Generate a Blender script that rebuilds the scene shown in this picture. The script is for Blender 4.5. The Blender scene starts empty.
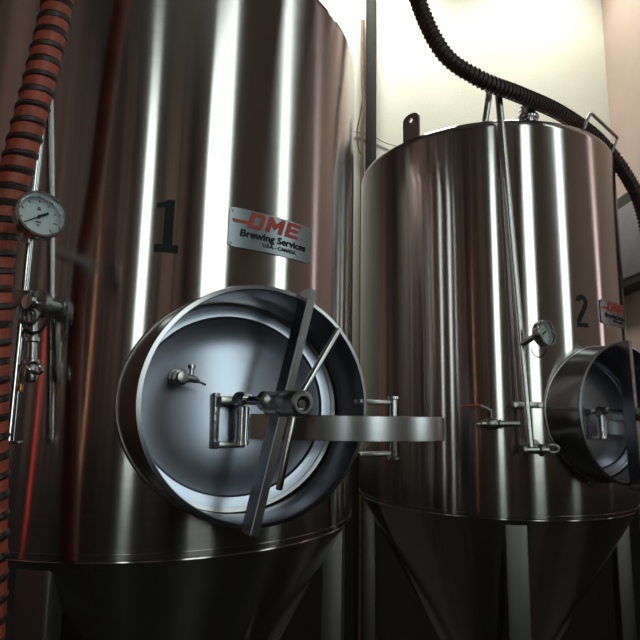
import bpy, bmesh, math, random
from mathutils import Vector, Matrix
random.seed(7)
PI = math.pi
COL = bpy.context.scene.collection
CH = 1.6                      # camera height above the floor (m)
PITCH, ROLL, FPX = 0.1647, 0.0182, 560.0

# ------------------------------------------------------------------ camera
cp, sp = math.cos(PITCH), math.sin(PITCH)
F = Vector((0, cp, sp)); U0 = Vector((0, -sp, cp)); X0 = Vector((1, 0, 0))
CX = X0*math.cos(ROLL) + U0*math.sin(ROLL)
CU = -X0*math.sin(ROLL) + U0*math.cos(ROLL)
cam = bpy.data.cameras.new('camera'); co = bpy.data.objects.new('camera', cam); COL.objects.link(co)
cam.sensor_width = 36; cam.lens = 36*FPX/640; cam.clip_start = 0.02
M = Matrix((CX, CU, -F)).transposed().to_4x4(); M.translation = Vector((0, 0, CH)); co.matrix_world = M
bpy.context.scene.camera = co

def at(px, py, Y):
    """world point at depth Y (distance into the room) seen at that pixel of the photograph"""
    d = F + CX*((px-320)/FPX) + CU*((320-py)/FPX)
    return d*(Y/d.y) + Vector((0, 0, CH))

# ------------------------------------------------------------------ materials
def nodes(name):
    m = bpy.data.materials.new(name); m.use_nodes = True
    nt = m.node_tree; return m, nt, nt.nodes['Principled BSDF']

def plain(name, col, rough=.5, metal=0., noise=0., scale=8., bump=0., bscale=60.):
    m, nt, b = nodes(name)
    b.inputs['Base Color'].default_value = (*col, 1); b.inputs['Roughness'].default_value = rough
    b.inputs['Metallic'].default_value = metal
    tc = nt.nodes.new('ShaderNodeTexCoord')
    if noise:
        n = nt.nodes.new('ShaderNodeTexNoise'); n.inputs['Scale'].default_value = scale; n.inputs['Detail'].default_value = 5
        nt.links.new(tc.outputs['Object'], n.inputs['Vector'])
        r = nt.nodes.new('ShaderNodeValToRGB')
        r.color_ramp.elements[0].position = .3; r.color_ramp.elements[1].position = .7
        r.color_ramp.elements[0].color = (*[c*(1-noise) for c in col], 1)
        r.color_ramp.elements[1].color = (*[min(1, c*(1+noise)) for c in col], 1)
        nt.links.new(n.outputs['Fac'], r.inputs['Fac']); nt.links.new(r.outputs['Color'], b.inputs['Base Color'])
    if bump:
        n = nt.nodes.new('ShaderNodeTexNoise'); n.inputs['Scale'].default_value = bscale
        nt.links.new(tc.outputs['Object'], n.inputs['Vector'])
        bp = nt.nodes.new('ShaderNodeBump'); bp.inputs['Strength'].default_value = bump; bp.inputs['Distance'].default_value = .01
        nt.links.new(n.outputs['Fac'], bp.inputs['Height']); nt.links.new(bp.outputs['Normal'], b.inputs['Normal'])
    return m

def steel(name, col, rough, aniso=0., wob=0., grain=.25, axis='Z'):
    """brushed stainless: fine grooves run round the local axis, so highlights stretch along it"""
    m, nt, b = nodes(name)
    b.inputs['Base Color'].default_value = (*col, 1); b.inputs['Metallic'].default_value = 1
    b.inputs['Roughness'].default_value = rough
    tc = nt.nodes.new('ShaderNodeTexCoord')
    mp = nt.nodes.new('ShaderNodeMapping')
    mp.inputs['Scale'].default_value = (3, 3, 160) if axis == 'Z' else (120, 120, 120)
    nt.links.new(tc.outputs['Object'], mp.inputs['Vector'])
    n = nt.nodes.new('ShaderNodeTexNoise'); n.inputs['Scale'].default_value = 2.5; n.inputs['Detail'].default_value = 3
    nt.links.new(mp.outputs['Vector'], n.inputs['Vector'])
    mr = nt.nodes.new('ShaderNodeMapRange')
    mr.inputs['To Min'].default_value = rough*(1-grain); mr.inputs['To Max'].default_value = rough*(1+grain)
    nt.links.new(n.outputs['Fac'], mr.inputs['Value']); nt.links.new(mr.outputs['Result'], b.inputs['Roughness'])
    if aniso:
        tg = nt.nodes.new('ShaderNodeTangent'); tg.direction_type = 'RADIAL'; tg.axis = 'Z'
        nt.links.new(tg.outputs['Tangent'], b.inputs['Tangent'])
        b.inputs['Anisotropic'].default_value = aniso; b.inputs['Anisotropic Rotation'].default_value = .25
    if wob:
        w = nt.nodes.new('ShaderNodeTexNoise'); w.inputs['Scale'].default_value = 5.; w.inputs['Detail'].default_value = 1
        mp2 = nt.nodes.new('ShaderNodeMapping'); mp2.inputs['Scale'].default_value = (1, 1, .55)
        nt.links.new(tc.outputs['Object'], mp2.inputs['Vector']); nt.links.new(mp2.outputs['Vector'], w.inputs['Vector'])
        bp = nt.nodes.new('ShaderNodeBump'); bp.inputs['Strength'].default_value = wob; bp.inputs['Distance'].default_value = .01
        nt.links.new(w.outputs['Fac'], bp.inputs['Height']); nt.links.new(bp.outputs['Normal'], b.inputs['Normal'])
    return m

def darken_low(m, top=1.35, dark=(.022, .018, .014)):
    """shade put into the low wall colour, so the steel reflects dark below"""
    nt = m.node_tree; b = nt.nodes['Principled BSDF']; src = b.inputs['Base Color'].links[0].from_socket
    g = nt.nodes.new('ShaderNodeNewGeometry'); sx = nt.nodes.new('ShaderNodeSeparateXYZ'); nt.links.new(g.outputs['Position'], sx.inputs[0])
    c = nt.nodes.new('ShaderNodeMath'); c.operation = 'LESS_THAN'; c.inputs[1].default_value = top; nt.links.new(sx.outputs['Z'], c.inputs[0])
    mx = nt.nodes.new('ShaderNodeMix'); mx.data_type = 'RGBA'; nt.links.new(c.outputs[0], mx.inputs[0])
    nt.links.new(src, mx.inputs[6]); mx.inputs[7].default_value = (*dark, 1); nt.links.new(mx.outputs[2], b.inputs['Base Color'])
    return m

def glow(name, col, strength):
    m, nt, b = nodes(name)
    b.inputs['Base Color'].default_value = (*col, 1)
    b.inputs['Emission Color'].default_value = (*col, 1); b.inputs['Emission Strength'].default_value = strength
    return m

SHELL = steel('brushed_stainless_shell', (.57, .525, .525), .155, 1.0, .04)
NECK = steel('satin_stainless', (.38, .37, .395), .24, 0, 0, .06, 'N')
YOKE = steel('satin_stainless_bar', (.52, .51, .54), .25, 0, 0, .06, 'N')
LID = steel('matte_stainless_lid', (.31, .325, .40), .26, 0, 0, .05, 'N')
BRIGHT = steel('polished_stainless', (.66, .66, .68), .14, 0, 0, .08, 'N')
CAST = steel('cast_stainless', (.42, .41, .41), .3, 0, 0, .1, 'N')
LEGM = steel('dull_stainless_leg', (.20, .19, .19), .42, 0, 0, .1, 'N')
BLACK = plain('black_vinyl', (.010, .014, .013), .9, 0, .2, 30)
RUBBER = plain('black_rubber', (.02, .02, .018), .5, 0, .3, 20)
ORANGE = plain('orange_hose_cover', (.33, .058, .024), .5, 0, .35, 25, .3)
DARKHOSE = plain('black_red_hose_cover', (.05, .018, .012), .45, 0, .4, 30)
HELIX = plain('dark_helix_rib', (.03, .013, .009), .45, 0, .3, 30)
REDH = plain('red_handle_vinyl', (.35, .03, .02), .4, 0, .2, 20)
REDINK = plain('red_print', (.43, .035, .014), .5, 0, .15, 40)
PLATE = steel('name_plate_steel', (.27, .29, .33), .3, 0, 0, .08, 'N')
DIAL = plain('dial_face', (.62, .70, .72), .5, 0, .05, 20)
CREAM = plain('cream_paint_wall', (.62, .64, .55), .85, 0, .05, 2.5, .1)
TAN = plain('tan_paint_wall', (.47, .37, .315), .85, 0, .06, 2.5, .1)
CEIL = plain('ceiling_paint', (.16, .14, .13), .9, 0, .05, 2)
FLOORM = plain('dark_concrete_floor', (.016, .015, .012), .85, 0, .3, 3, .2)
IRON = plain('black_iron_pipe', (.008, .011, .008), .95, 0, .3, 20)
WIRE = plain('brown_cable_sheath', (.16, .10, .06), .6, 0, .2, 20)
BOXD = plain('dark_painted_metal', (.02, .026, .02), .5, .2, .2, 10)
BOXG = plain('grey_painted_metal', (.20, .19, .21), .5, .2, .1, 10)
WOOD = plain('dark_window_frame', (.07, .05, .04), .6, 0, .3, 12)
DAY = glow('daylight_pane', (.83, 1., .93), 3.3)
DAYD = glow('daylight_pane_dim', (1., .84, .80), 1.5)
REDSTREAK = glow('red_streak_glow', (1., .09, .05), 1.8)
WARMSTREAK = glow('warm_streak_glow', (1., .50, .25), 2.6)

def rear_wall_mat():
    m, nt, b = nodes('brown_plank_wall'); b.inputs['Roughness'].default_value = .8
    tc = nt.nodes.new('ShaderNodeTexCoord'); mp = nt.nodes.new('ShaderNodeMapping')
    mp.inputs['Scale'].default_value = (2.6, 2.6, .05)
    nt.links.new(tc.outputs['Object'], mp.inputs['Vector'])
    n = nt.nodes.new('ShaderNodeTexNoise'); n.inputs['Scale'].default_value = 1.6; n.inputs['Detail'].default_value = 3
    nt.links.new(mp.outputs['Vector'], n.inputs['Vector'])
    r = nt.nodes.new('ShaderNodeValToRGB'); r.color_ramp.elements[0].position = .38; r.color_ramp.elements[1].position = .62
    r.color_ramp.elements[0].color = (.085, .057, .048, 1); r.color_ramp.elements[1].color = (.52, .32, .27, 1)
    e = r.color_ramp.elements.new(.5); e.color = (.25, .165, .145, 1)
    nt.links.new(n.outputs['Fac'], r.inputs['Fac']); nt.links.new(r.outputs['Color'], b.inputs['Base Color'])
    return m
PLANK = rear_wall_mat()
for m_ in (PLANK, CREAM, TAN): darken_low(m_)  # low wall colour darkened to dim the lower steel reflections

def glass_mat():
    m = bpy.data.materials.new('clear_gauge_glass'); m.use_nodes = True; nt = m.node_tree
    nt.nodes.clear(); o = nt.nodes.new('ShaderNodeOutputMaterial'); mx = nt.nodes.new('ShaderNodeMixShader')
    t = nt.nodes.new('ShaderNodeBsdfTransparent'); g = nt.nodes.new('ShaderNodeBsdfGlossy'); g.inputs['Roughness'].default_value = .05
    mx.inputs[0].default_value = .06
    nt.links.new(t.outputs[0], mx.inputs[1]); nt.links.new(g.outputs[0], mx.inputs[2]); nt.links.new(mx.outputs[0], o.inputs[0])
    return m
GLASS = glass_mat()

# ------------------------------------------------------------------ mesh helpers
def frame(d):
    d = Vector(d).normalized(); a = Vector((0, 0, 1)) if abs(d.z) < .9 else Vector((1, 0, 0))
    x = a.cross(d).normalized(); return x, d.cross(x), d

def tube(bm, pts, r, seg=16, cap=True, radii=None, closed=False):
    pts = [Vector(p) for p in pts]; n = len(pts); rings = []; x = None
    for i, p in enumerate(pts):
        if closed: t = pts[(i+1) % n]-pts[i-1]
        else: t = pts[min(i+1, n-1)]-pts[max(i-1, 0)]
        t.normalize()
        if x is None: x, y, _ = frame(t)
        else:
            x = (x - t*x.dot(t)).normalized(); y = t.cross(x)
        rr = radii[i] if radii else r
        rings.append([bm.verts.new(p + (x*math.cos(2*PI*k/seg)+y*math.sin(2*PI*k/seg))*rr) for k in range(seg)])
    m = n if closed else n-1
    for i in range(m):
        a, b = rings[i], rings[(i+1) % n]
        for k in range(seg):
            f = bm.faces.new((a[k], a[(k+1) % seg], b[(k+1) % seg], b[k])); f.smooth = True
    if cap and not closed:
        bm.faces.new(rings[0][::-1]); bm.faces.new(rings[-1])
    return bm

def lathe(bm, prof, o=(0, 0, 0), d=(0, 0, 1), seg=48, smooth=True):
    """prof: (radius, height) pairs turned about axis d through o"""
    o = Vector(o); x, y, d = frame(d); rings = []
    for r, h in prof:
        if r < 1e-6: rings.append([bm.verts.new(o+d*h)])
        else: rings.append([bm.verts.new(o+d*h+(x*math.cos(2*PI*k/seg)+y*math.sin(2*PI*k/seg))*r) for k in range(seg)])
    for a, b in zip(rings, rings[1:]):
        if len(a) == 1 and len(b) == 1: continue
        for k in range(seg):
            k2 = (k+1) % seg
            if len(a) == 1: f = bm.faces.new((a[0], b[k2], b[k]))
            elif len(b) == 1: f = bm.faces.new((a[k], a[k2], b[0]))
            else: f = bm.faces.new((a[k], a[k2], b[k2], b[k]))
            f.smooth = smooth
    return bm

def box(bm, c, s, ax=None, bev=0.):
    """box at c, full size s along the axes ax (three vectors)"""
    ax = ax or (Vector((1, 0, 0)), Vector((0, 1, 0)), Vector((0, 0, 1))); c = Vector(c)
    v = [bm.verts.new(c + ax[0]*(i*s[0]/2)+ax[1]*(j*s[1]/2)+ax[2]*(k*s[2]/2)) for i in (-1, 1) for j in (-1, 1) for k in (-1, 1)]
    fs = [bm.faces.new([v[q] for q in f]) for f in ((0, 1, 3, 2), (4, 6, 7, 5), (0, 4, 5, 1), (2, 3, 7, 6), (0, 2, 6, 4), (1, 5, 7, 3))]
    if bev:
        es = list({e for f in fs for e in f.edges})
        bmesh.ops.bevel(bm, geom=es, offset=bev, segments=2, affect='EDGES', profile=.5)
    return bm

def prism(bm, poly, to3, th, off=0.):
    """extrude a 2-D outline; to3(x, y, h) gives the point at height h"""
    a = [bm.verts.new(to3(x, y, off)) for x, y in poly]; b = [bm.verts.new(to3(x, y, off+th)) for x, y in poly]
    n = len(poly)
    bm.faces.new(a[::-1]); bm.faces.new(b)
    for k in range(n): bm.faces.new((a[k], a[(k+1) % n], b[(k+1) % n], b[k]))

def obj(name, bm, mat, parent=None, sharp=40):
    bmesh.ops.recalc_face_normals(bm, faces=bm.faces[:])
    me = bpy.data.meshes.new(name); bm.to_mesh(me); bm.free(); me.materials.append(mat)
    if sharp: 
        for p in me.polygons: p.use_smooth = True
        me.set_sharp_from_angle(angle=math.radians(sharp))
    o = bpy.data.objects.new(name, me); COL.objects.link(o)
    if parent: 
        o.parent = parent; o.matrix_parent_inverse = ROOTINV.get(parent.name, Matrix())
        ROOTINV[o.name] = Matrix(ROOTINV.get(parent.name, Matrix()))
    return o
ROOTINV = {}
def B(): return bmesh.new()

def tag(o, label, cat, group=None):
    o['label'] = label; o['category'] = cat
    if group: o['group'] = group
    return o

def thing(name, loc, label, cat, group=None):
    o = bpy.data.objects.new(name, None); o.location = loc; o.empty_display_size = .1; COL.objects.link(o)
    ROOTINV[o.name] = Matrix.Translation(Vector(loc)).inverted()
    return tag(o, label, cat, group)

# parts are modelled in world coordinates; one level below the Empty carries the inverse, deeper ones identity
def part(name, bm, mat, parent, sharp=40):
    o = obj(name, bm, mat, None, sharp); o.parent = parent
    root = parent
    if root.type == 'EMPTY': o.matrix_parent_inverse = Matrix.Translation(root.location).inverted()
    return o

def spline(pts, n=12):
    pts = [Vector(p) for p in pts]; out = []
    P = [2*pts[0]-pts[1]]+pts+[2*pts[-1]-pts[-2]]
    for i in range(1, len(P)-2):
        a, b, c, d = P[i-1:i+3]
        for k in range(n):
            t = k/n
            out.append(.5*((2*b)+(c-a)*t+(2*a-5*b+4*c-d)*t*t+(3*b-a-3*c+d)*t**3))
    out.append(pts[-1]); return out

def text_bm(s, size, bold=0., shear=0., xs=1.):
    cu = bpy.data.curves.new('lettering', 'FONT'); cu.body = s; cu.size = size; cu.offset = bold; cu.shear = shear
    cu.extrude = .0004; cu.resolution_u = 3; cu.align_x = 'CENTER'; cu.align_y = 'CENTER'
    o = bpy.data.objects.new('t', cu); COL.objects.link(o)
    dg = bpy.context.evaluated_depsgraph_get(); dg.update()
    me = bpy.data.meshes.new_from_object(o.evaluated_get(dg)); bm = B(); bm.from_mesh(me)
    bpy.data.objects.remove(o); bpy.data.curves.remove(cu); bpy.data.meshes.remove(me)
    for v in bm.verts: v.co.x *= xs
    return bm

# ------------------------------------------------------------------ tanks
R = .5; ZM = CH+.016; ZT = CH+.99; ZBS = (CH-.245, CH-.292)
ROWAZ = math.radians(33.5); OVX, OVZ = 1.045, .975
class Tank:
    def __init__(s, c, phi):
        s.c = Vector((c[0], c[1], 0)); s.n = Vector((math.sin(phi), -math.cos(phi), 0)); s.u = Vector((math.cos(phi), math.sin(phi), 0)); s.phi = phi
    def L(s, u, w, z):            # manway frame: u sideways, w outward from the tank axis, z up from the manway axis
        return s.c+s.u*u+s.n*w+Vector((0, 0, ZM+z))
    def oval(s, bm):              # the manway is slightly wider than high
        o = s.L(0, 0, 0)
        for v in bm.verts:
            d = v.co-o; a = d.dot(s.u); v.co += s.u*a*(s.ovx-1)+Vector((0, 0, d.z*(OVZ-1)))
        return bm
    def S(s, az, z, r=R):         # on the shell at azimuth az (degrees), height z over the floor
        a = math.radians(az); return s.c+Vector((math.sin(a)*r, -math.cos(a)*r, z))
    def ax(s, az):
        a = math.radians(az); return Vector((math.cos(a), math.sin(a), 0)), Vector((math.sin(a), -math.cos(a), 0)), Vector((0, 0, 1))

def shell(T, root):
    ZB = T.zb
    seg = 256
    prof = [(0, ZB+.0), (R-.004, ZB), (R, ZB+.004), (R, ZT-.035)]
    for k in range(1, 9):
        a = k/8*math.radians(72); prof.append((R-.035+.035*math.cos(a), ZT-.035+.035*math.sin(a)))
    prof += [(.36, ZT+.022), (.2, ZT+.055), (0, ZT+.065)]
    bm = lathe(B(), prof, T.c, (0, 0, 1), seg)
    bmesh.ops.recalc_face_normals(bm, faces=bm.faces[:])
    me = bpy.data.meshes.new('shell'); bm.to_mesh(me); bm.free()
    o = bpy.data.objects.new('shell', me); COL.objects.link(o)
    cb = T.oval(lathe(B(), [(0, 0), (.211, 0), (.211, .32), (0, .32)], T.L(0, .38, 0), T.n, 128))
    bmesh.ops.recalc_face_normals(cb, faces=cb.faces[:])
    cm = bpy.data.meshes.new('cut'); cb.to_mesh(cm); cb.free(); c = bpy.data.objects.new('cut', cm); COL.objects.link(c)
    md = o.modifiers.new('b', 'BOOLEAN'); md.operation = 'DIFFERENCE'; md.object = c; md.solver = 'EXACT'
    dg = bpy.context.evaluated_depsgraph_get(); dg.update()
    new = bpy.data.meshes.new_from_object(o.evaluated_get(dg)); o.modifiers.clear(); o.data = new
    bpy.data.objects.remove(c); bpy.data.meshes.remove(cm); new.name = 'shell'
    new.materials.clear(); new.materials.append(SHELL)
    nrm = []
    for p in new.polygons: p.use_smooth = True
    for p in new.polygons:
        for li in p.loop_indices:
            v = new.vertices[new.loops[li].vertex_index].co; r = Vector((v.x-T.c.x, v.y-T.c.y, 0))
            if r.length > R-.002 and p.normal.dot(r.normalized()) > .95 and ZB+.002 < v.z < ZT-.03: nrm.append(r.normalized())
            elif v.z > ZT-.0351 and r.length > 1e-3 and p.normal.z > -.1 and p.normal.dot(r.normalized()) > -.1:
                if r.length > R-.035:
                    q = Vector((r.x, r.y, 0)).normalized()*(r.length-(R-.035)) + Vector((0, 0, v.z-(ZT-.035))); nrm.append(q.normalized())
                else: nrm.append((Vector((0, 0, 1))+r.normalized()*.2).normalized())
            else: nrm.append(p.normal.copy())
    new.normals_split_custom_set(nrm)
    o.parent = root; o.matrix_parent_inverse = Matrix.Translation(root.location).inverted()
    # keep the object's own origin on the tank axis so the grain turns round it
    new.transform(Matrix.Translation(-T.c)); o.location = T.c
    return o

def glyph_two():
    pts = []
    for k in range(15):
        a = math.radians(165-k*(165+40)/14); pts.append((.0165*math.cos(a), .029+.0185*math.sin(a)))
    pts += [(-.002, -.006), (-.0175, -.034)]
    return pts

def wrap(T, az0, z0, r):
    def f(x, y, h):
        a = math.radians(az0)+x/R; rr = r+h
        return T.c+Vector((math.sin(a)*rr, -math.cos(a)*rr, z0+y))
    return f

def wrap_bm(T, bm, az0, z0, r):
    f = wrap(T, az0, z0, r)
    for v in bm.verts: v.co = f(v.co.x, v.co.y, v.co.z)
    return bm

def gauge(loc, n, rad, label, stem_to):
    n = Vector(n).normalized(); loc = Vector(loc); x, y, _ = frame(n)     # x sideways, y up
    if y.z < 0: x, y = -x, -y
    g = thing('pressure_gauge', loc, label, 'gauge', 'dial gauges on the tanks')
    d = rad*.62
    part('case', lathe(B(), [(0, -d), (rad*.9, -d), (rad*.96, -d*.9), (rad*.96, -.001), (rad*.86, -.001), (rad*.86, -d*.72), (0, -d*.72)], loc, n, 48), BRIGHT, g)
    part('bezel', lathe(B(), [(rad*.97, -d*.25), (rad, -d*.15), (rad*1.02, .0), (rad*.99, .004), (rad*.90, .004), (rad*.83, -.003), (rad*.83, -d*.6), (rad*.95, -d*.6)], loc, n, 48), BRIGHT, g)
    dl = part('dial', lathe(B(), [(0, 0), (rad*.87, 0), (rad*.87, -.002), (0, -.002)], loc-n*(d*.55), n, 48), DIAL, g)
    bm = B(); o0 = loc-n*(d*.55)+n*.0006
    for k in range(9):
        a = math.radians(225-k*270/8); dr = x*math.cos(a)+y*math.sin(a); tn = n.cross(dr)
        box(bm, o0+dr*rad*.70, (rad*.13, rad*.035, .0006), (dr, tn, n))
    for k in range(41):
        a = math.radians(225-k*270/40); dr = x*math.cos(a)+y*math.sin(a); tn = n.cross(dr)
        box(bm, o0+dr*rad*.78, (rad*.05, rad*.012, .0006), (dr, tn, n))
    for (a, b, w) in ((0, .42, .10), (0, .34, .16), (0, -.22, .2), (0, -.36, .1)):
        box(bm, o0+x*a*rad+y*b*rad, (rad*w, rad*.05, .0006), (x, y, n))
    part('dial_marks', bm, BLACK, dl)
    a = math.radians(214); dr = x*math.cos(a)+y*math.sin(a); tn = n.cross(dr); o1 = loc-n*(d*.45)
    bm = B(); box(bm, o1+dr*rad*.3, (rad*.75, rad*.035, .001), (dr, tn, n)); box(bm, o1-dr*rad*.28, (rad*.32, rad*.11, .001), (dr, tn, n))
    lathe(bm, [(0, .003), (rad*.07, .003), (rad*.07, -d*.06)], o1, n, 16)
    part('pointer', bm, BLACK, g)
    part('glass', lathe(B(), [(0, 0), (rad*.875, 0), (rad*.875, -.001), (0, -.001)], loc-n*.001, n, 48), GLASS, g)
    bm = B(); back = loc-n*d*.98
    st = Vector(stem_to)
    tube(bm, spline([back, back-n*.012, (back-n*.012)*.5+st*.5, st], 6), rad*.24, 14)
    lathe(bm, [(0, 0), (rad*.4, 0), (rad*.4, .012), (0, .012)], back, -n, 6, False)
    part('stem', bm, CAST, g)
    return g

def make_tank(c, phi, num, label, plate_label):
    T = Tank(c, phi); L = T.L; T.zb = ZB = ZBS[num-1]; T.ovx = (OVX, .98)[num-1]
    root = thing('fermentation_tank', (T.c.x, T.c.y, 0), label, 'tank')
    shell(T, root)
    # cone with a rolled joint, outlet at the tip
    part('cone_bottom', lathe(B(), [(R-.012, ZB+.001), (R-.006, ZB-.012), (R-.016, ZB-.03), (.05, ZB-.78), (.045, ZB-.82), (.045, ZB-.90), (.06, ZB-.90), (.06, ZB-.915), (0, ZB-.915)], T.c, (0, 0, 1), 128), SHELL, root)
    part('joint_ring', lathe(B(), [(R-.01, ZB+.006), (R+.0015, ZB+.003), (R+.0015, ZB-.006), (R-.01, ZB-.013)], T.c, (0, 0, 1), 192), SHELL, root)
    for k in range(4):
        az = -8+90*k; x, y, z = T.ax(az)
        bm = B(); top = ZB-.0135; bot = .03
        box(bm, T.S(az, (top+bot)/2, R-.040), (.066, .05, top-bot), (x, y, z), .005)
        lg = part('leg', bm, LEGM, root)
        part('foot_pad', lathe(B(), [(0, .03), (.02, .03), (.022, .012), (.05, .010), (.05, 0), (0, 0)], T.S(az, 0, R-.040), (0, 0, 1), 24), BRIGHT, lg)
    # manway neck
    w1 = .578
    part('manway_neck', T.oval(lathe(B(), [(.2100, .425), (.2155, .425), (.2155, w1-.010), (.2185, w1-.008), (.2195, w1-.003), (.2185, w1), (.2115, w1+.001), (.2095, w1-.004), (.2095, .47), (.2095, .425)], T.L(0, 0, 0), T.n, 160)), NECK, root, 35)
    # weld where the neck meets the curved shell
    pts = []
    for k in range(120):
        a = 2*PI*k/120; uu = .2155*T.ovx*math.cos(a); pts.append(L(uu, math.sqrt(R*R-uu*uu), .2155*OVZ*math.sin(a)))
    part('neck_weld', tube(B(), pts, .0045, 10, closed=True), SHELL, root)
    # door deep inside the neck
    door = part('manway_door', T.oval(lathe(B(), [(0, .455), (.03, .4546), (.06, .4533), (.09, .4512), (.12, .4482), (.145, .4448), (.168, .441), (.178, .440), (.182, .446), (.190, .447), (.207, .447), (.2085, .444), (.2085, .42), (.18, .41), (0, .41)], T.L(0, 0, 0), T.n, 128)), LID, root, 35)
    gas = part('gasket', T.oval(lathe(B(), [(.2015, .4475), (.2015, .4505), (.2092, .4505), (.2092, .4475)], T.L(0, 0, 0), T.n, 96)), NECK, door)
    piv = L(0, .445, 0); AX = Matrix.Rotation(math.radians(-9.5), 4, 'Z') @ Matrix.Rotation(math.radians(-6), 4, T.u)
    XF = Matrix.Translation(piv) @ AX @ Matrix.Translation(-piv)
    door.data.transform(XF); gas.data.transform(XF)                 # door tilted to set where the bright window reflection falls on it
    # bracket on the door
    U, W, Z = T.u, T.n, Vector((0, 0, 1)); A3 = (U, W, Z)
    bm = B(); box(bm, L(-.044, .458, -.034), (.012, .018, .105), A3, .002)
    box(bm, L(-.02, .472, .004), (.055, .034, .016), A3, .003); box(bm, L(-.02, .472, -.078), (.055, .034, .012), A3, .003)
    for z in (.012, -.004, -.02, -.036): lathe(bm, [(.0045, 0), (.0045, .004), (0, .004)], L(-.044, .467, z), W, 6, False)
    part('door_bracket', bm, CAST, root)
    bm = B(); lathe(bm, [(0, -.078), (.0145, -.078), (.0145, -.070), (.013, -.068), (.013, -.006), (0, -.006)], L(-.003, .492, 0), Z, 28)
    part('door_pivot', bm, BRIGHT, root)
    # spindle with fork ends
    a0, a1 = L(-.010, .485, .006), L(.012, .655, .002)
    bm = B(); tube(bm, [a0, a1], .0085, 18)
    d = (a1-a0).normalized()
    lathe(bm, [(0, 0), (.016, 0), (.016, .006), (.013, .01), (.013, .03), (0, .03)], a0+d*.004, d, 24)
    lathe(bm, [(0, 0), (.018, 0), (.018, .014), (0, .014)], a1-d*.085, d, 24)
    part('spindle', bm, BRIGHT, root)
    # yoke bar on edge across the rim
    du = Vector(((.102, -.012)[num-1], .409)).normalized(); D = U*du.x+Z*du.y; N2 = U*du.y-Z*du.x
    cen = L((.020, -.012)[num-1], 0, -.003)
    prof = [(-.219, .5795), (0, .5795), (.219, .5795), (.2205, .590), (.2205, .6165), (0, .6165), (-.2205, .6165), (-.2205, .590)]
    bm = B(); a = [bm.verts.new(cen+D*s+W*w-N2*.0085) for s, w in prof]; b = [bm.verts.new(cen+D*s+W*w+N2*.0085) for s, w in prof]
    bm.faces.new(a); bm.faces.new(b[::-1])
    for k in range(8): bm.faces.new((a[k], a[(k+1) % 8], b[(k+1) % 8], b[k]))
    bmesh.ops.recalc_face_normals(bm, faces=bm.faces[:])
    bmesh.ops.bevel(bm, geom=bm.edges[:], offset=.0018, segments=2, affect='EDGES')
    yk = part('yoke_bar', bm, YOKE, root)
    hd = (L(.010, .70, .003)-L(.016, .60, .004)).normalized(); h0 = L(.012, .585, -.001)
    part('yoke_boss', lathe(B(), [(0, -.012), (.020, -.012), (.022, -.008), (.022, .042), (.018, .046), (0, .046)], h0, W, 36), CAST, yk)
    # hand nut and its rods
    h1 = L(.008, .634, -.001)
    hub = part('hand_nut', lathe(B(), [(0, 0), (.020, 0), (.0225, .004), (.0225, .048), (.0215, .055), (.017, .059), (.0125, .059), (.0115, .055), (.0115, .040), (0, .040)], h1, W, 40), CAST, root)
    part('spindle_tip', lathe(B(), [(0, 0), (.0075, 0), (.0075, .012), (.006, .0145), (0, .0145)], h1+W*.040, W, 20), BRIGHT, hub)
    for (eu, ez, ln) in ((.088, .137, .158), (-.030, -.15, .140)):
        dd = (U*eu+Z*ez+W*.0).normalized(); st = h1+W*.034
        e = st+dd*ln; pts = [st+dd*.015, st+dd*(ln-.006), e]
        bm = B(); tube(bm, [st+dd*.018, st+dd*(ln-.004), st+dd*(ln-.001), e], .0058, 16, radii=[.0058, .0058, .0052, .003])
        part('handle_rod', bm, BRIGHT, hub)
    # hinge strap that swings the door clear
    path = spline([(.012, .496), (.05, .530), (.105, .592), (.17, .640), (.25, .664), (.33, .664), (.372, .648), (.384, .628), (.368, .606), (.34, .592), (.309, .587)], 8)
    path = [Vector((p.x, p.y, 0)) for p in [Vector((q[0], q[1], 0)) for q in path]]
    zc, hh, th = -.043, .0235, .0028
    bm = B(); rings = []
    for i, p in enumerate(path):
        t = (path[min(i+1, len(path)-1)]-path[max(i-1, 0)]).normalized(); q = Vector((-t.y, t.x, 0))
        r = []
        for s, z in ((-1, -hh+.001), (-.6, -hh), (.6, -hh), (1, -hh+.001), (1, hh-.001), (.6, hh), (-.6, hh), (-1, hh-.001)):
            v = p+q*th*s; r.append(bm.verts.new(L(v.x, v.y, zc+z)))
        rings.append(r)
    for r0, r1 in zip(rings, rings[1:]):
        for k in range(8): bm.faces.new((r0[k], r0[(k+1) % 8], r1[(k+1) % 8], r1[k]))
    bm.faces.new(rings[0]); bm.faces.new(rings[-1][::-1])
    part('hinge_strap', bm, YOKE, root)
    # hinge on the side of the neck
    for z in (.008, -.096):
        bm = B(); box(bm, L(.262, .566, z), (.095, .022, .010), A3, .002)
        part('hinge_lug', bm, CAST, root)
    bm = B(); lathe(bm, [(0, -.107), (.012, -.107), (.012, -.102), (.0075, -.1005), (.0075, .014), (.012, .016), (.012, .021), (0, .021)], L(.301, .576, 0), Z, 20)
    part('hinge_pin', bm, BRIGHT, root)
    # sampling cock on the door
    s0 = L(-.122, .4475, .044)
    sc = part('sample_cock', lathe(B(), [(0, 0), (.016, 0), (.016, .006), (.011, .008), (.011, .018), (.015, .019), (.015, .026), (.010, .028), (.010, .040), (0, .042)], s0, W, 28), CAST, root)
    bm = B(); tube(bm, [s0+W*.031+U*.004, s0+W*.033+U*.024-Z*.003, s0+W*.034+U*.032-Z*.006], .0065, 12, radii=[.0085, .007, .004])
    tube(bm, [s0+W*.034+U*.030-Z*.006, s0+W*.034+U*.046-Z*.012], .0022, 10)
    part('spout', bm, CAST, sc)
    bm = B(); lathe(bm, [(0, 0), (.004, 0), (.004, .012), (.0065, .013), (.0065, .020), (0, .021)], s0+W*.032+U*.018+Z*.004, Z, 14)
    part('knob', bm, BRIGHT, sc)
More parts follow.
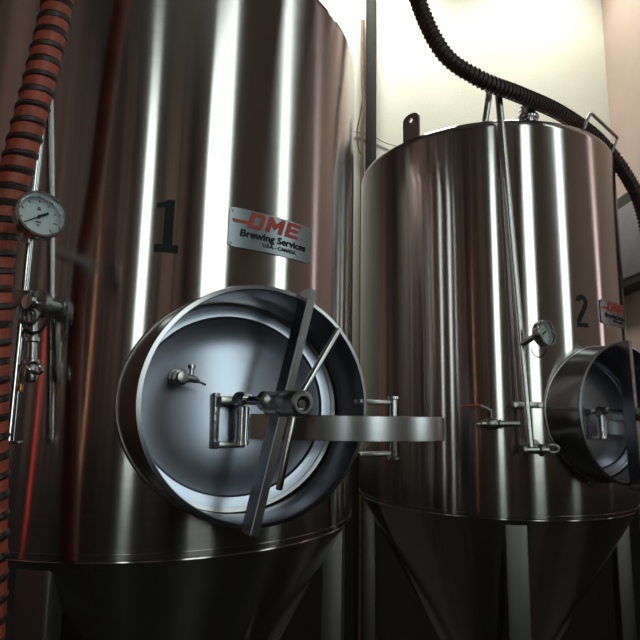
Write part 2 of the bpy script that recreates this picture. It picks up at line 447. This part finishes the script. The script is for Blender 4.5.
    # stencilled number
    if num == 1:
        f = wrap(T, 14.4, CH+.341, R+.0004)
        poly = [(-.0215, -.0515), (.0215, -.0515), (.0215, -.0365), (.0105, -.0365), (.0105, .0515), (.001, .0515), (-.0215, .0425), (-.0215, .034), (-.0075, .0365), (-.0075, -.0365), (-.0215, -.0365)]
        bm = B()
        for p4 in ([(-.0215, -.0515), (0, -.0515), (.0215, -.0515), (.0215, -.0365), (0, -.0365), (-.0215, -.0365)],
                   [(-.0075, -.0365), (.0105, -.0365), (.0105, .0515), (-.001, .0515), (-.0075, .0475)],
                   [(-.0215, .034), (-.0075, .036), (-.0075, .0475), (-.0135, .044), (-.0215, .0425)]):
            prism(bm, p4, f, .0006)
    else:
        f = wrap(T, 20.3, CH+.335, R+.0004); bm = B(); pts = glyph_two(); hw = .0078
        for (x0, y0), (x1, y1) in zip(pts, pts[1:]):
            t = Vector((x1-x0, y1-y0)).normalized(); q = Vector((-t.y, t.x))*hw; e = t*.001
            prism(bm, [(x0-q.x-e.x, y0-q.y-e.y), (x1-q.x+e.x, y1-q.y+e.y), (x1+q.x+e.x, y1+q.y+e.y), (x0+q.x-e.x, y0+q.y-e.y)], f, .0006)
        prism(bm, [(-.0225, -.050), (0, -.050), (.0215, -.050), (.0215, -.037), (0, -.037), (-.0225, -.037)], f, .0006)
    part('tank_number', bm, BLACK, root)['label'] = 'black number %d' % num
    # name plate, bent to the shell
    paz, pz, pw, ph = (39.3, CH+.357, .206, .080) if num == 1 else (41.5, CH+.345, .206, .080)
    f = wrap(T, paz, pz, R+.0012); bm = B(); nx = 24
    lo = []; 
    for i in range(nx+1):
        x = -pw/2+pw*i/nx; e = .004 if i in (0, nx) else 0
        lo.append([bm.verts.new(f(x, -ph/2+e, 0)), bm.verts.new(f(x, ph/2-e, 0)), bm.verts.new(f(x, ph/2-e, .0014)), bm.verts.new(f(x, -ph/2+e, .0014))])
    for p, q in zip(lo, lo[1:]):
        for k in range(4): bm.faces.new((p[k], p[(k+1) % 4], q[(k+1) % 4], q[k]))
    bm.faces.new(lo[0]); bm.faces.new(lo[-1][::-1])
    pl = part('name_plate', bm, PLATE, root, 40); pl['label'] = plate_label
    for sx in (-1, 1):
        for sz in (-1, 1):
            q = f(sx*(pw/2-.006), sz*(ph/2-.007), .0014); nn = Vector((q.x-T.c.x, q.y-T.c.y, 0)).normalized()
            part('rivet', lathe(B(), [(.003, -.0005), (.0026, .0011), (.0014, .002), (0, .0022)], q, nn, 14), BRIGHT, pl)
    bm = B(); sh = .30; H = .033; y0 = .0035; W0 = .0105
    def blk(poly, x0):
        prism(bm, [(x0+px_+sh*py_, y0+py_) for px_, py_ in poly], lambda x, y, h: Vector((x, y, h)), .0008, -.0004)
    q = H*.22
    blk([(-.030, .006), (0, .006), (0, .013), (-.0345, .013)], -.062)
    blk([(0, 0), (W0, 0), (W0, H), (0, H)], -.062)                                  # D
    blk([(W0, 0), (.030, 0), (.034, q), (W0, q)], -.062); blk([(W0, H-q), (.034, H-q), (.030, H), (W0, H)], -.062)
    blk([(.025, q), (.034, q), (.034, H-q), (.025, H-q)], -.062)
    blk([(0, 0), (W0, 0), (W0, H), (0, H)], -.021)                                  # M
    blk([(.030, 0), (.0405, 0), (.0405, H), (.030, H)], -.021)
    blk([(W0, H-.002), (W0, H-.017), (.0205, .006), (.0205, .020)], -.021); blk([(.0205, .006), (.030, H-.017), (.030, H-.002), (.0205, .020)], -.021)
    blk([(0, 0), (W0, 0), (W0, H), (0, H)], .0265)                                  # E
    for ya, yb, ex in ((0, q, .036), (H*.39, H*.61, .033), (H-q, H, .036)): blk([(W0, ya), (ex, ya), (ex, yb), (W0, yb)], .0265)
    for v in bm.verts: v.co.x -= .004
    bmesh.ops.subdivide_edges(bm, edges=[e for e in bm.edges if e.calc_length() > .012], cuts=3)
    lm = part('red_lettering', wrap_bm(T, bm, paz, pz, R+.0032), REDINK, pl, 0)
    bm = text_bm('Brewing Services', .0205, .0006, .1, 1.16)
    for v in bm.verts: v.co.x += .001; v.co.y -= .0105
    part('black_lettering', wrap_bm(T, bm, paz, pz, R+.0032), BLACK, pl, 0)
    bm = text_bm('U.S.A. - CANADA', .0105, .0003, 0, 1.05)
    for v in bm.verts: v.co.x += .012; v.co.y -= .0265
    part('small_lettering', wrap_bm(T, bm, paz, pz, R+.0032), BLACK, pl, 0)
    # lifting lug at the shoulder
    for az in ((-45.5, 134.5)):
        x, y, z = T.ax(az); o0 = T.S(az, ZT+.012, R-.016); bm = B(); n = 14
        out = [(-.035, -.03), (.035, -.03), (.035, .055)]+[(.035*math.cos(a), .055+.024*math.sin(a)) for a in [PI*k/n for k in range(1, n)]]+[(-.035, .055)]
        hole = [(.009*math.cos(2*PI*k/16), .052+.009*math.sin(2*PI*k/16)) for k in range(16)]
        vs = []
        for h in (-.004, .004):
            vo = [bm.verts.new(o0+x*p+z*q+y*h) for p, q in out]; vh = [bm.verts.new(o0+x*p+z*q+y*h) for p, q in hole]
            eo = [bm.edges.new((vo[k], vo[(k+1) % len(vo)])) for k in range(len(vo))]+[bm.edges.new((vh[k], vh[(k+1) % 16])) for k in range(16)]
            bmesh.ops.triangle_fill(bm, edges=eo, use_beauty=True); vs.append((vo, vh))
        for j in (0, 1):
            a, b = vs[0][j], vs[1][j]
            for k in range(len(a)): bm.faces.new((a[k], a[(k+1) % len(a)], b[(k+1) % len(a)], b[k]))
        part('lifting_lug', bm, YOKE, root, 30)
    # vent fitting on the head
    v0 = T.S(6, ZT+.005, .43)
    part('vent_fitting', lathe(B(), [(0, -.02), (.024, -.02), (.024, .018), (.034, .020), (.036, .024), (.036, .030), (.034, .034), (.025, .036), (.025, .055), (.031, .057), (.031, .062), (0, .064)], v0, (0, 0, 1), 32), BRIGHT, root)
    return T, root

T1, tank1 = make_tank((-.413, 1.4918), ROWAZ, 1, 'large stainless steel tank with black number 1 at left', 'brushed plate with red and black lettering')
T2, tank2 = make_tank((.6641, 2.228), math.radians(28.0), 2, 'stainless steel tank with black number 2, farther back at right', 'brushed plate with red lettering')

# grab rail on the right shoulder of tank 2
bm = B()
ra, rb = T2.S(29, ZT-.004, R-.012), T2.S(58, ZT-.008, R-.008)
z1 = Vector((0, 0, .060)); o1 = Vector((.028, 0, 0))
tube(bm, spline([ra-Vector((0, 0, .0)), ra+z1*.85+o1*.8, ra*.97+rb*.03+z1+o1, ra*.93+rb*.07+z1*1.03+o1], 5)+spline([ra*.07+rb*.93+z1*1.03+o1, ra*.03+rb*.97+z1+o1, rb+z1*.85+o1*.8, rb], 5), .0055, 12)
part('grab_rail', bm, CAST, tank2)

# ------------------------------------------------------------------ pipework in front of tank 2
FR = Vector((0, 0, 1))
pt = at(498.5, 95, 1.70); pb = at(530, 447, 1.655)
up = (pt-pb).normalized()
toplug = T2.S(-13.5, ZT+.03, .40)
apex = pt+up*.035
path = [pb, pb*.5+pt*.5, pt]+spline([pt+up*.015, apex+Vector((-.002, .02, .012)), apex*.5+toplug*.5+Vector((0, .0, .075)), toplug+Vector((.012, -.01, .085)), toplug], 8)
cip = thing('cleaning_pipe', pb, 'slim steel pipe running down the front of tank 2', 'pipe')
part('pipe_run', tube(B(), path, .0118, 20), BRIGHT, cip)
bm = B(); q = at(527, 405, 1.657)
bx = Vector((1, 0, 0)); by = Vector((0, 1, 0))
box(bm, q+bx*.0015, (.088, .012, .018), None, .002); box(bm, q+Vector((.0, .012, 0)), (.03, .024, .022), None, .003)
for s in (-1, 1): lathe(bm, [(0, -.003), (.007, -.003), (.007, .004), (0, .004)], q+bx*s*.036-by*.006, (0, -1, 0), 6, False)
cl = part('pipe_clamp', bm, CAST, cip)
sn = T2.ax(-2)[1]
bm = B(); s0 = T2.S(-2.5, q.z, R-.002); tube(bm, [s0, q+Vector((0, .012, 0))], .008, 14); part('standoff', bm, CAST, cip)
# tee at the foot
e0 = at(521, 450, 1.655); e1 = at(548, 450, 1.655); bm = B()
dd = (e1-e0).normalized(); tube(bm, [e0, e1], .011, 20)
lathe(bm, [(0, 0), (.016, 0), (.018, .003), (.018, .010), (.016, .013), (0, .013)], e0, dd, 24)
lathe(bm, [(0, 0), (.016, 0), (.018, .003), (.018, .010), (.016, .013), (0, .013)], e0+dd*.052, dd, 24)
part('pipe_tee', bm, CAST, cip)
bm = B(); wn = e1+dd*.006
pts = [wn+Vector((.018*math.cos(a)+.008, 0, .011*math.sin(a)+.004)) for a in [2*PI*k/14 for k in range(14)]]
tube(bm, pts, .0032, 8, closed=True); part('wing_nut', bm, CAST, cip)
bm = B(); s1 = T2.S(-1.5, pb.z, R-.002); tube(bm, [s1, pb], .0095, 16)
lathe(bm, [(0, 0), (.02, 0), (.02, .006), (0, .006)], s1, T2.ax(-1.5)[1], 20)
part('lower_ferrule', bm, CAST, cip)

vv = at(489, 424, 1.64); ve = at(527, 424, 1.656)
val = thing('ball_valve', vv, 'small steel valve with a thin red lever handle on tank 2', 'valve')
dd = (ve-vv).normalized(); bm = B()
lathe(bm, [(0, -.030), (.005, -.030), (.005, -.018), (.011, -.017), (.011, -.004), (.016, 0), (.018, .010), (.018, .022), (.016, .030), (.011, .034), (.013, .036), (.013, .044), (.0095, .046), (.0095, .100), (0, .100)], vv-dd*.008, dd, 24)
part('valve_body', bm, CAST, val)
bm = B(); lathe(bm, [(0, 0), (.007, 0), (.007, .018), (.009, .019), (.009, .026), (0, .027)], vv+dd*.006+Vector((0, 0, .015)), (-.15, -.1, 1), 16)
part('valve_stem', bm, CAST, val)
h0 = vv+dd*.004+Vector((-.002, -.003, .040)); h1 = h0+Vector((-.028, -.006, .012)); h2 = at(461, 406, 1.60)
bm = B(); tube(bm, [h0, h1], .0045, 10); part('lever_arm', bm, CAST, val)
bm = B(); tube(bm, [h1-Vector((-.004, 0, 0)), h1+(h2-h1)*.1, h1*.5+h2*.5+Vector((0, 0, .001)), h2+(h1-h2)*.1, h2], .005, 12, radii=[.002, .0036, .0042, .0036, .002])
hl = part('lever_grip', bm, REDH, val); hl['label'] = 'red lever grip'

g2loc = at(546.5, 333, 1.60)
g2 = gauge(g2loc, (math.sin(math.radians(33)), -math.cos(math.radians(33)), .10), .038, 'small dial gauge on the thin pipe of tank 2', at(520.5, 345, 1.665))
bm = B(); a = at(531, 347, 1.64); tube(bm, [a+Vector((math.cos(t)*.022+.022, 0, -math.sin(t)*.03)) for t in [math.radians(10+k*16) for k in range(11)]], .0014, 8)
part('safety_wire', bm, BLACK, g2)

# ------------------------------------------------------------------ pipework in front of tank 1
p0 = at(8.5, 441, .94); p1 = at(35.5, 172, .985)
upv = (p1-p0).normalized()
p2 = p1+upv*.55
cp1 = thing('cleaning_pipe', p0, 'slim steel pipe running down behind the large dial gauge', 'pipe')
part('pipe_run', tube(B(), [p0, p0*.5+p1*.5, p1, p2], .0092, 20), BRIGHT, cp1)
bm = B(); box(bm, p0+Vector((.004, 0, -.002)), (.034, .022, .006), None, .002); part('foot_flange', bm, CAST, cp1)
bm = B(); q1 = at(21.5, 300, .965); tube(bm, [q1, T1.S(-15, q1.z, R-.002)], .010, 14)
box(bm, q1+Vector((.004, 0, 0)), (.036, .026, .032), None, .004); part('pipe_clamp', bm, CAST, cp1)
s0 = T1.S(-14.5, p1.z+.35, R-.002); bm = B(); tube(bm, [s0, p1+upv*.35], .010, 14); part('standoff', bm, CAST, cp1)

g1loc = at(41.5, 214.5, .80)
g1 = gauge(g1loc, (math.sin(math.radians(45)), -math.cos(math.radians(45)), .10), .0362, 'large round dial gauge in front of the orange ribbed hose', at(27, 240, .975))

# sampling valve hanging from a ferrule on tank 1
sv0 = T1.S(-7.0, at(52, 308, 1.0).z, R-.002); svd = (at(36, 303, .955)-sv0)
sv = thing('sample_valve', sv0, 'dark clamp and sampling valve below the large dial gauge', 'valve')
dv = svd.normalized(); ln = svd.length; bm = B()
lathe(bm, [(0, 0), (.019, 0), (.019, .004), (.0145, .006), (.0145, ln-.02), (.019, ln-.018), (.019, ln-.012), (0, ln-.012)], sv0, dv, 28)
part('ferrule', bm, CAST, sv)
c0 = sv0+dv*(ln-.010); bm = B()
lathe(bm, [(0, -.008), (.020, -.008), (.024, -.005), (.024, .007), (.020, .010), (0, .010)], c0, dv, 28)
part('clamp_ring', bm, CAST, sv)
bm = B(); lathe(bm, [(0, 0), (.006, 0), (.006, .010), (.013, .012), (.013, .020), (0, .022)], c0+dv*.008, dv, 18)
part('clamp_knob', bm, BRIGHT, sv)
bm = B(); ca = at(29, 316, .95)
tube(bm, [ca+Vector((.015*math.cos(t), 0, .013*math.sin(t))) for t in [2*PI*k/20 for k in range(20)]][:], .0035, 8, closed=True)
part('clamp_eye', bm, CAST, sv)
bm = B(); tube(bm, spline([at(47, 312, .955), at(46.5, 322, .95), at(40, 331, .95), at(31, 333, .95), at(25, 330, .955)], 8), .003, 8)
part('retaining_cord', bm, BLACK, sv)
b0 = at(33.5, 316, .965); b1 = at(31, 382, .955); dd = (b1-b0).normalized(); l2 = (b1-b0).length; bm = B()
lathe(bm, [(0, 0), (.008, 0), (.008, l2*.33), (.0115, l2*.34), (.0115, l2*.40), (.008, l2*.42), (.008, l2*.66), (.0125, l2*.68), (.0125, l2*.74), (.010, l2*.76), (.012, l2*.9), (.008, l2), (0, l2)], b0, dd, 22)
vb = part('valve_body', bm, CAST, sv)
bm = B(); pts = [b0+dd*l2*.80+Vector((.012+.012*math.cos(a), -.012, -.004*math.cos(a)+.008*math.sin(a))) for a in [2*PI*k/12 for k in range(12)]]
tube(bm, pts, .003, 8, closed=True); part('wing_nut', bm, BRIGHT, vb)
bm = B(); tube(bm, spline([at(25, 363, .945), at(24, 371, .94), at(20.5, 378, .94), at(20, 386, .94)], 6), .0018, 8)
lathe(bm, [(0, 0), (.005, 0), (.005, .012), (0, .012)], at(20.5, 384, .94), (0, 0, -1), 10)
tg = part('copper_pin', bm, plain('copper', (.55, .25, .10), .3, 1., .2, 20), vb)

# ------------------------------------------------------------------ hoses
def hose(name, pts, r, mat, rib, pitch, label, ribr=.0045, lift=.0015):
    path = spline(pts, 14); t = thing(name, path[0], label, 'hose')
    # even resample
    seg = [0.]
    for a, b in zip(path, path[1:]): seg.append(seg[-1]+(b-a).length)
    tot = seg[-1]; n = int(tot/.006); ev = []; j = 0
    for k in range(n+1):
        s = tot*k/n
        while j < len(seg)-2 and seg[j+1] < s: j += 1
        f = (s-seg[j])/max(1e-9, seg[j+1]-seg[j]); ev.append(path[j].lerp(path[j+1], f))
    part('hose_tube', tube(B(), ev, r, 28), mat, t)
    # a helical rib wound round it
    m = int(tot/pitch*20); hp = []; x = None
    for k in range(m+1):
        s = tot*k/m; i = min(int(s/tot*n), n-1); p = ev[i].lerp(ev[i+1], s/tot*n-i)
        tn = (ev[min(i+2, n)]-ev[max(i-1, 0)]).normalized()
        if x is None: x = frame(tn)[0]
        else: x = (x-tn*x.dot(tn)).normalized()
        y = tn.cross(x); a = 2*PI*s/pitch; hp.append(p+(x*math.cos(a)+y*math.sin(a))*(r+lift))
    part('helix_rib', tube(B(), hp, ribr, 8), rib, t)
    return t

hose('ribbed_hose', [at(90, -120, .88), at(68, -40, .875), at(52, 30, .87), at(39, 85, .865), at(28.5, 125, .86), at(18, 165, .86), at(7, 205, .86), at(-1, 250, .86), at(-6, 310, .86), at(-9, 400, .86), at(-10, 500, .86), at(-14, 640, .86), at(-32, 800, .86)], .0238, ORANGE, HELIX, .0285,
     'orange ribbed hose hanging at the left edge beside the dial gauge', .0088, -.0058)
hose('ribbed_hose', [at(395, -120, 1.56), at(412, -20, 1.58), at(440, 48, 1.60), at(478, 78, 1.63), at(520, 95, 1.70), at(560, 113, 1.83), at(597, 139, 1.96), at(624, 172, 2.02), at(643, 212, 2.05), at(652, 270, 2.05), at(656, 350, 2.05)], .0235, DARKHOSE, HELIX, .016,
     'dark brown ribbed hose arching over the top of tank 2', .003, .0005)

# ------------------------------------------------------------------ room
XL, XR, YB, YF, HC = -3.0, 2.15, 3.9, -4.4, 5.4
def struct(name, bm, mat):
    o = obj(name, bm, mat, None, 0); o['kind'] = 'structure'; return o
def slab(x0, x1, y0, y1, z0, z1): return box(B(), ((x0+x1)/2, (y0+y1)/2, (z0+z1)/2), (x1-x0, y1-y0, z1-z0))
struct('floor', slab(XL-.1, XR+.1, YF-.1, YB+.1, -.1, 0), FLOORM)
struct('ceiling', slab(XL-.1, XR+.1, YF-.1, YB+.1, HC, HC+.1), CEIL)
struct('wall_back', slab(XL, XR, YB, YB+.1, 0, HC), CREAM)
struct('wall_right', slab(XR, XR+.1, YF, YB, 0, HC), TAN)
struct('wall_left', slab(XL-.1, XL, YF, YB, 0, HC), PLANK)
struct('wall_rear', slab(XL, XR, YF-.1, YF, 0, HC), PLANK)

def window(n, p0, p1, z0, z1, mat, inward, mull=0):
    """p0, p1: ends on the wall (x, y); inward: unit vector into the room"""
    a, b = Vector((*p0, 0)), Vector((*p1, 0)); d = (b-a).normalized(); w = (b-a).length; c = (a+b)/2; inn = Vector((*inward, 0)); Z = Vector((0, 0, 1))
    e = bpy.data.objects.new('window_%d' % n, None); e.location = (c.x, c.y, z0); COL.objects.link(e); e['kind'] = 'structure'
    bm = B(); t = .05; ax = (d, inn, Z); zc = (z0+z1)/2; h = z1-z0
    for s in (-1, 1): box(bm, c+d*s*(w/2+t/2)+inn*.03+Z*zc, (t, .06, h+2*t), ax)
    for z in (z0-t/2, z1+t/2): box(bm, c+inn*.03+Z*z, (w, .06, t), ax)
    fr = part('window_frame', bm, WOOD, e, 0)
    pn = part('pane', box(B(), c+inn*.012+Z*zc, (w, .016, h), ax), mat, e, 0)
window(1, (-.385, YF), (.045, YF), 1.5, 5.25, DAY, (0, 1))
window(2, (XR, -2.75), (XR, -1.25), 1.5, 5.2, DAY, (-1, 0))
window(3, (XR, .53), (XR, .81), 1.5, 4.6, DAY, (-1, 0))
window(4, (XR, 1.70), (XR, 1.79), 1.5, 4.6, DAYD, (-1, 0))

# tube lamps added on unseen walls just to draw thin streaks in the steel
for (x, y, inn, mat, z0, z1, lab) in ((XL, -1.45, (1, 0), REDSTREAK, .7, 2.6, 'added red tube on the left plank wall, out of view, making a streak in the steel'), (-2.45, YF, (0, 1), WARMSTREAK, 1.0, 3.4, 'added warm white tube on the plank wall behind, out of view, making a streak in the steel')):
    iv = Vector((*inn, 0)); sd = Vector((-inn[1], inn[0], 0)); o = Vector((x, y, 0)); Z = Vector((0, 0, 1))
    t = thing('streak_lamp', o+iv*.05, lab, 'lamp')
    part('streak_tube', tube(B(), [o+iv*.06+Z*(z0+.03), o+iv*.06+Z*(z1-.03)], .012, 16), mat, t)
    part('streak_batten', box(B(), o+iv*.018+Z*z1/2, (.034, .07, z1), (iv, sd, Z), .004), BOXD, t)

# black stand pipe and cables on the back wall
q = at(371, 120, YB-.06); bm = B(); tube(bm, [(q.x, YB-.06, 0), (q.x, YB-.06, HC)], .040, 20)
tag(obj('stand_pipe', bm, IRON), 'black vertical pipe on the cream wall between the tanks', 'pipe')
bm = B(); tube(bm, spline([at(364, 20, YB-.03), at(364.5, 80, YB-.03), at(363, 95, YB-.03), at(360, 115, YB-.03), at(357, 132, YB-.03), at(359, 150, YB-.03), at(363, 168, YB-.03), at(365, 260, YB-.03)], 8), .006, 8)
tag(obj('cable', bm, WIRE), 'thin brown cable bowing out beside the black pipe', 'cable')
bm = B(); tube(bm, spline([at(362, 20, YB-.05), at(362.3, 80, YB-.05), at(363.4, 100, YB-.05), at(362.5, 130, YB-.05), at(362, 160, YB-.05), at(361, 260, YB-.05), at(361, 400, YB-.05), Vector((at(361, 400, YB-.05).x, YB-.05, .01))], 8), .011, 8)
tag(obj('cable', bm, WIRE), 'thicker brown cable running straight down beside the black pipe', 'cable')
bm = B(); tube(bm, spline([at(352, 131, YB-.012), at(372, 136, YB-.012), at(386, 143, YB-.012), at(410, 150, YB-.012)], 8), .003, 6)
tag(obj('wire', bm, WIRE), 'fine wire sagging across the cream wall behind tank 2', 'wire')

# dark control cabinet on the right wall
def wallx(px, py, X):
    d = F + CX*((px-320)/FPX) + CU*((320-py)/FPX); return d*(X/d.x)+Vector((0, 0, CH))
ta, tb = wallx(624, 193.5, XR-.16), wallx(624, 287, XR-.16)
yl = YB-.45; zt, zb = ta.z, tb.z
cab = thing('control_cabinet', (XR-.08, 3.3, zb), 'dark grey metal cabinet on the tan wall right of tank 2', 'cabinet')
part('cabinet_body', box(B(), (XR-.08, 3.35, (zt+zb)/2), (.158, 1.15, zt-zb), None, .01), BOXD, cab)
part('cabinet_door', box(B(), (XR-.166, 3.35, (zt+zb)/2-.02), (.012, 1.05, (zt-zb)*.78), None, .004), BOXG, cab)

# fill lamps added out of view at the ceiling to brighten the back wall
for (x, y, lab, pw) in ((.3, 3.45, 'added fill lamp at the ceiling brightening the back wall, nearer the left', 44), (1.6, 3.4, 'added fill lamp at the ceiling brightening the right wall corner', 27)):
    t = thing('fill_lamp', (x, y, HC), lab, 'lamp')
    part('housing', box(B(), (x, y, HC-.03), (.7, .22, .06), None, .005), BOXG, t)
    ld = bpy.data.lights.new('fill_light', 'AREA'); ld.shape = 'RECTANGLE'; ld.size = .64; ld.size_y = .16; ld.energy = pw; ld.color = (1., .96, .88); ld.spread = math.radians(120)
    lo = bpy.data.objects.new('fill_light', ld); COL.objects.link(lo); lo.location = (x, y, HC-.066)

# ------------------------------------------------------------------ world and view
w = bpy.data.worlds.new('world'); bpy.context.scene.world = w; w.use_nodes = True
w.node_tree.nodes['Background'].inputs[0].default_value = (.5, .55, .6, 1); w.node_tree.nodes['Background'].inputs[1].default_value = .05
vs = bpy.context.scene.view_settings
vs.view_transform = 'Standard'; vs.look = 'None'; vs.gamma = 1; vs.exposure = 0.0
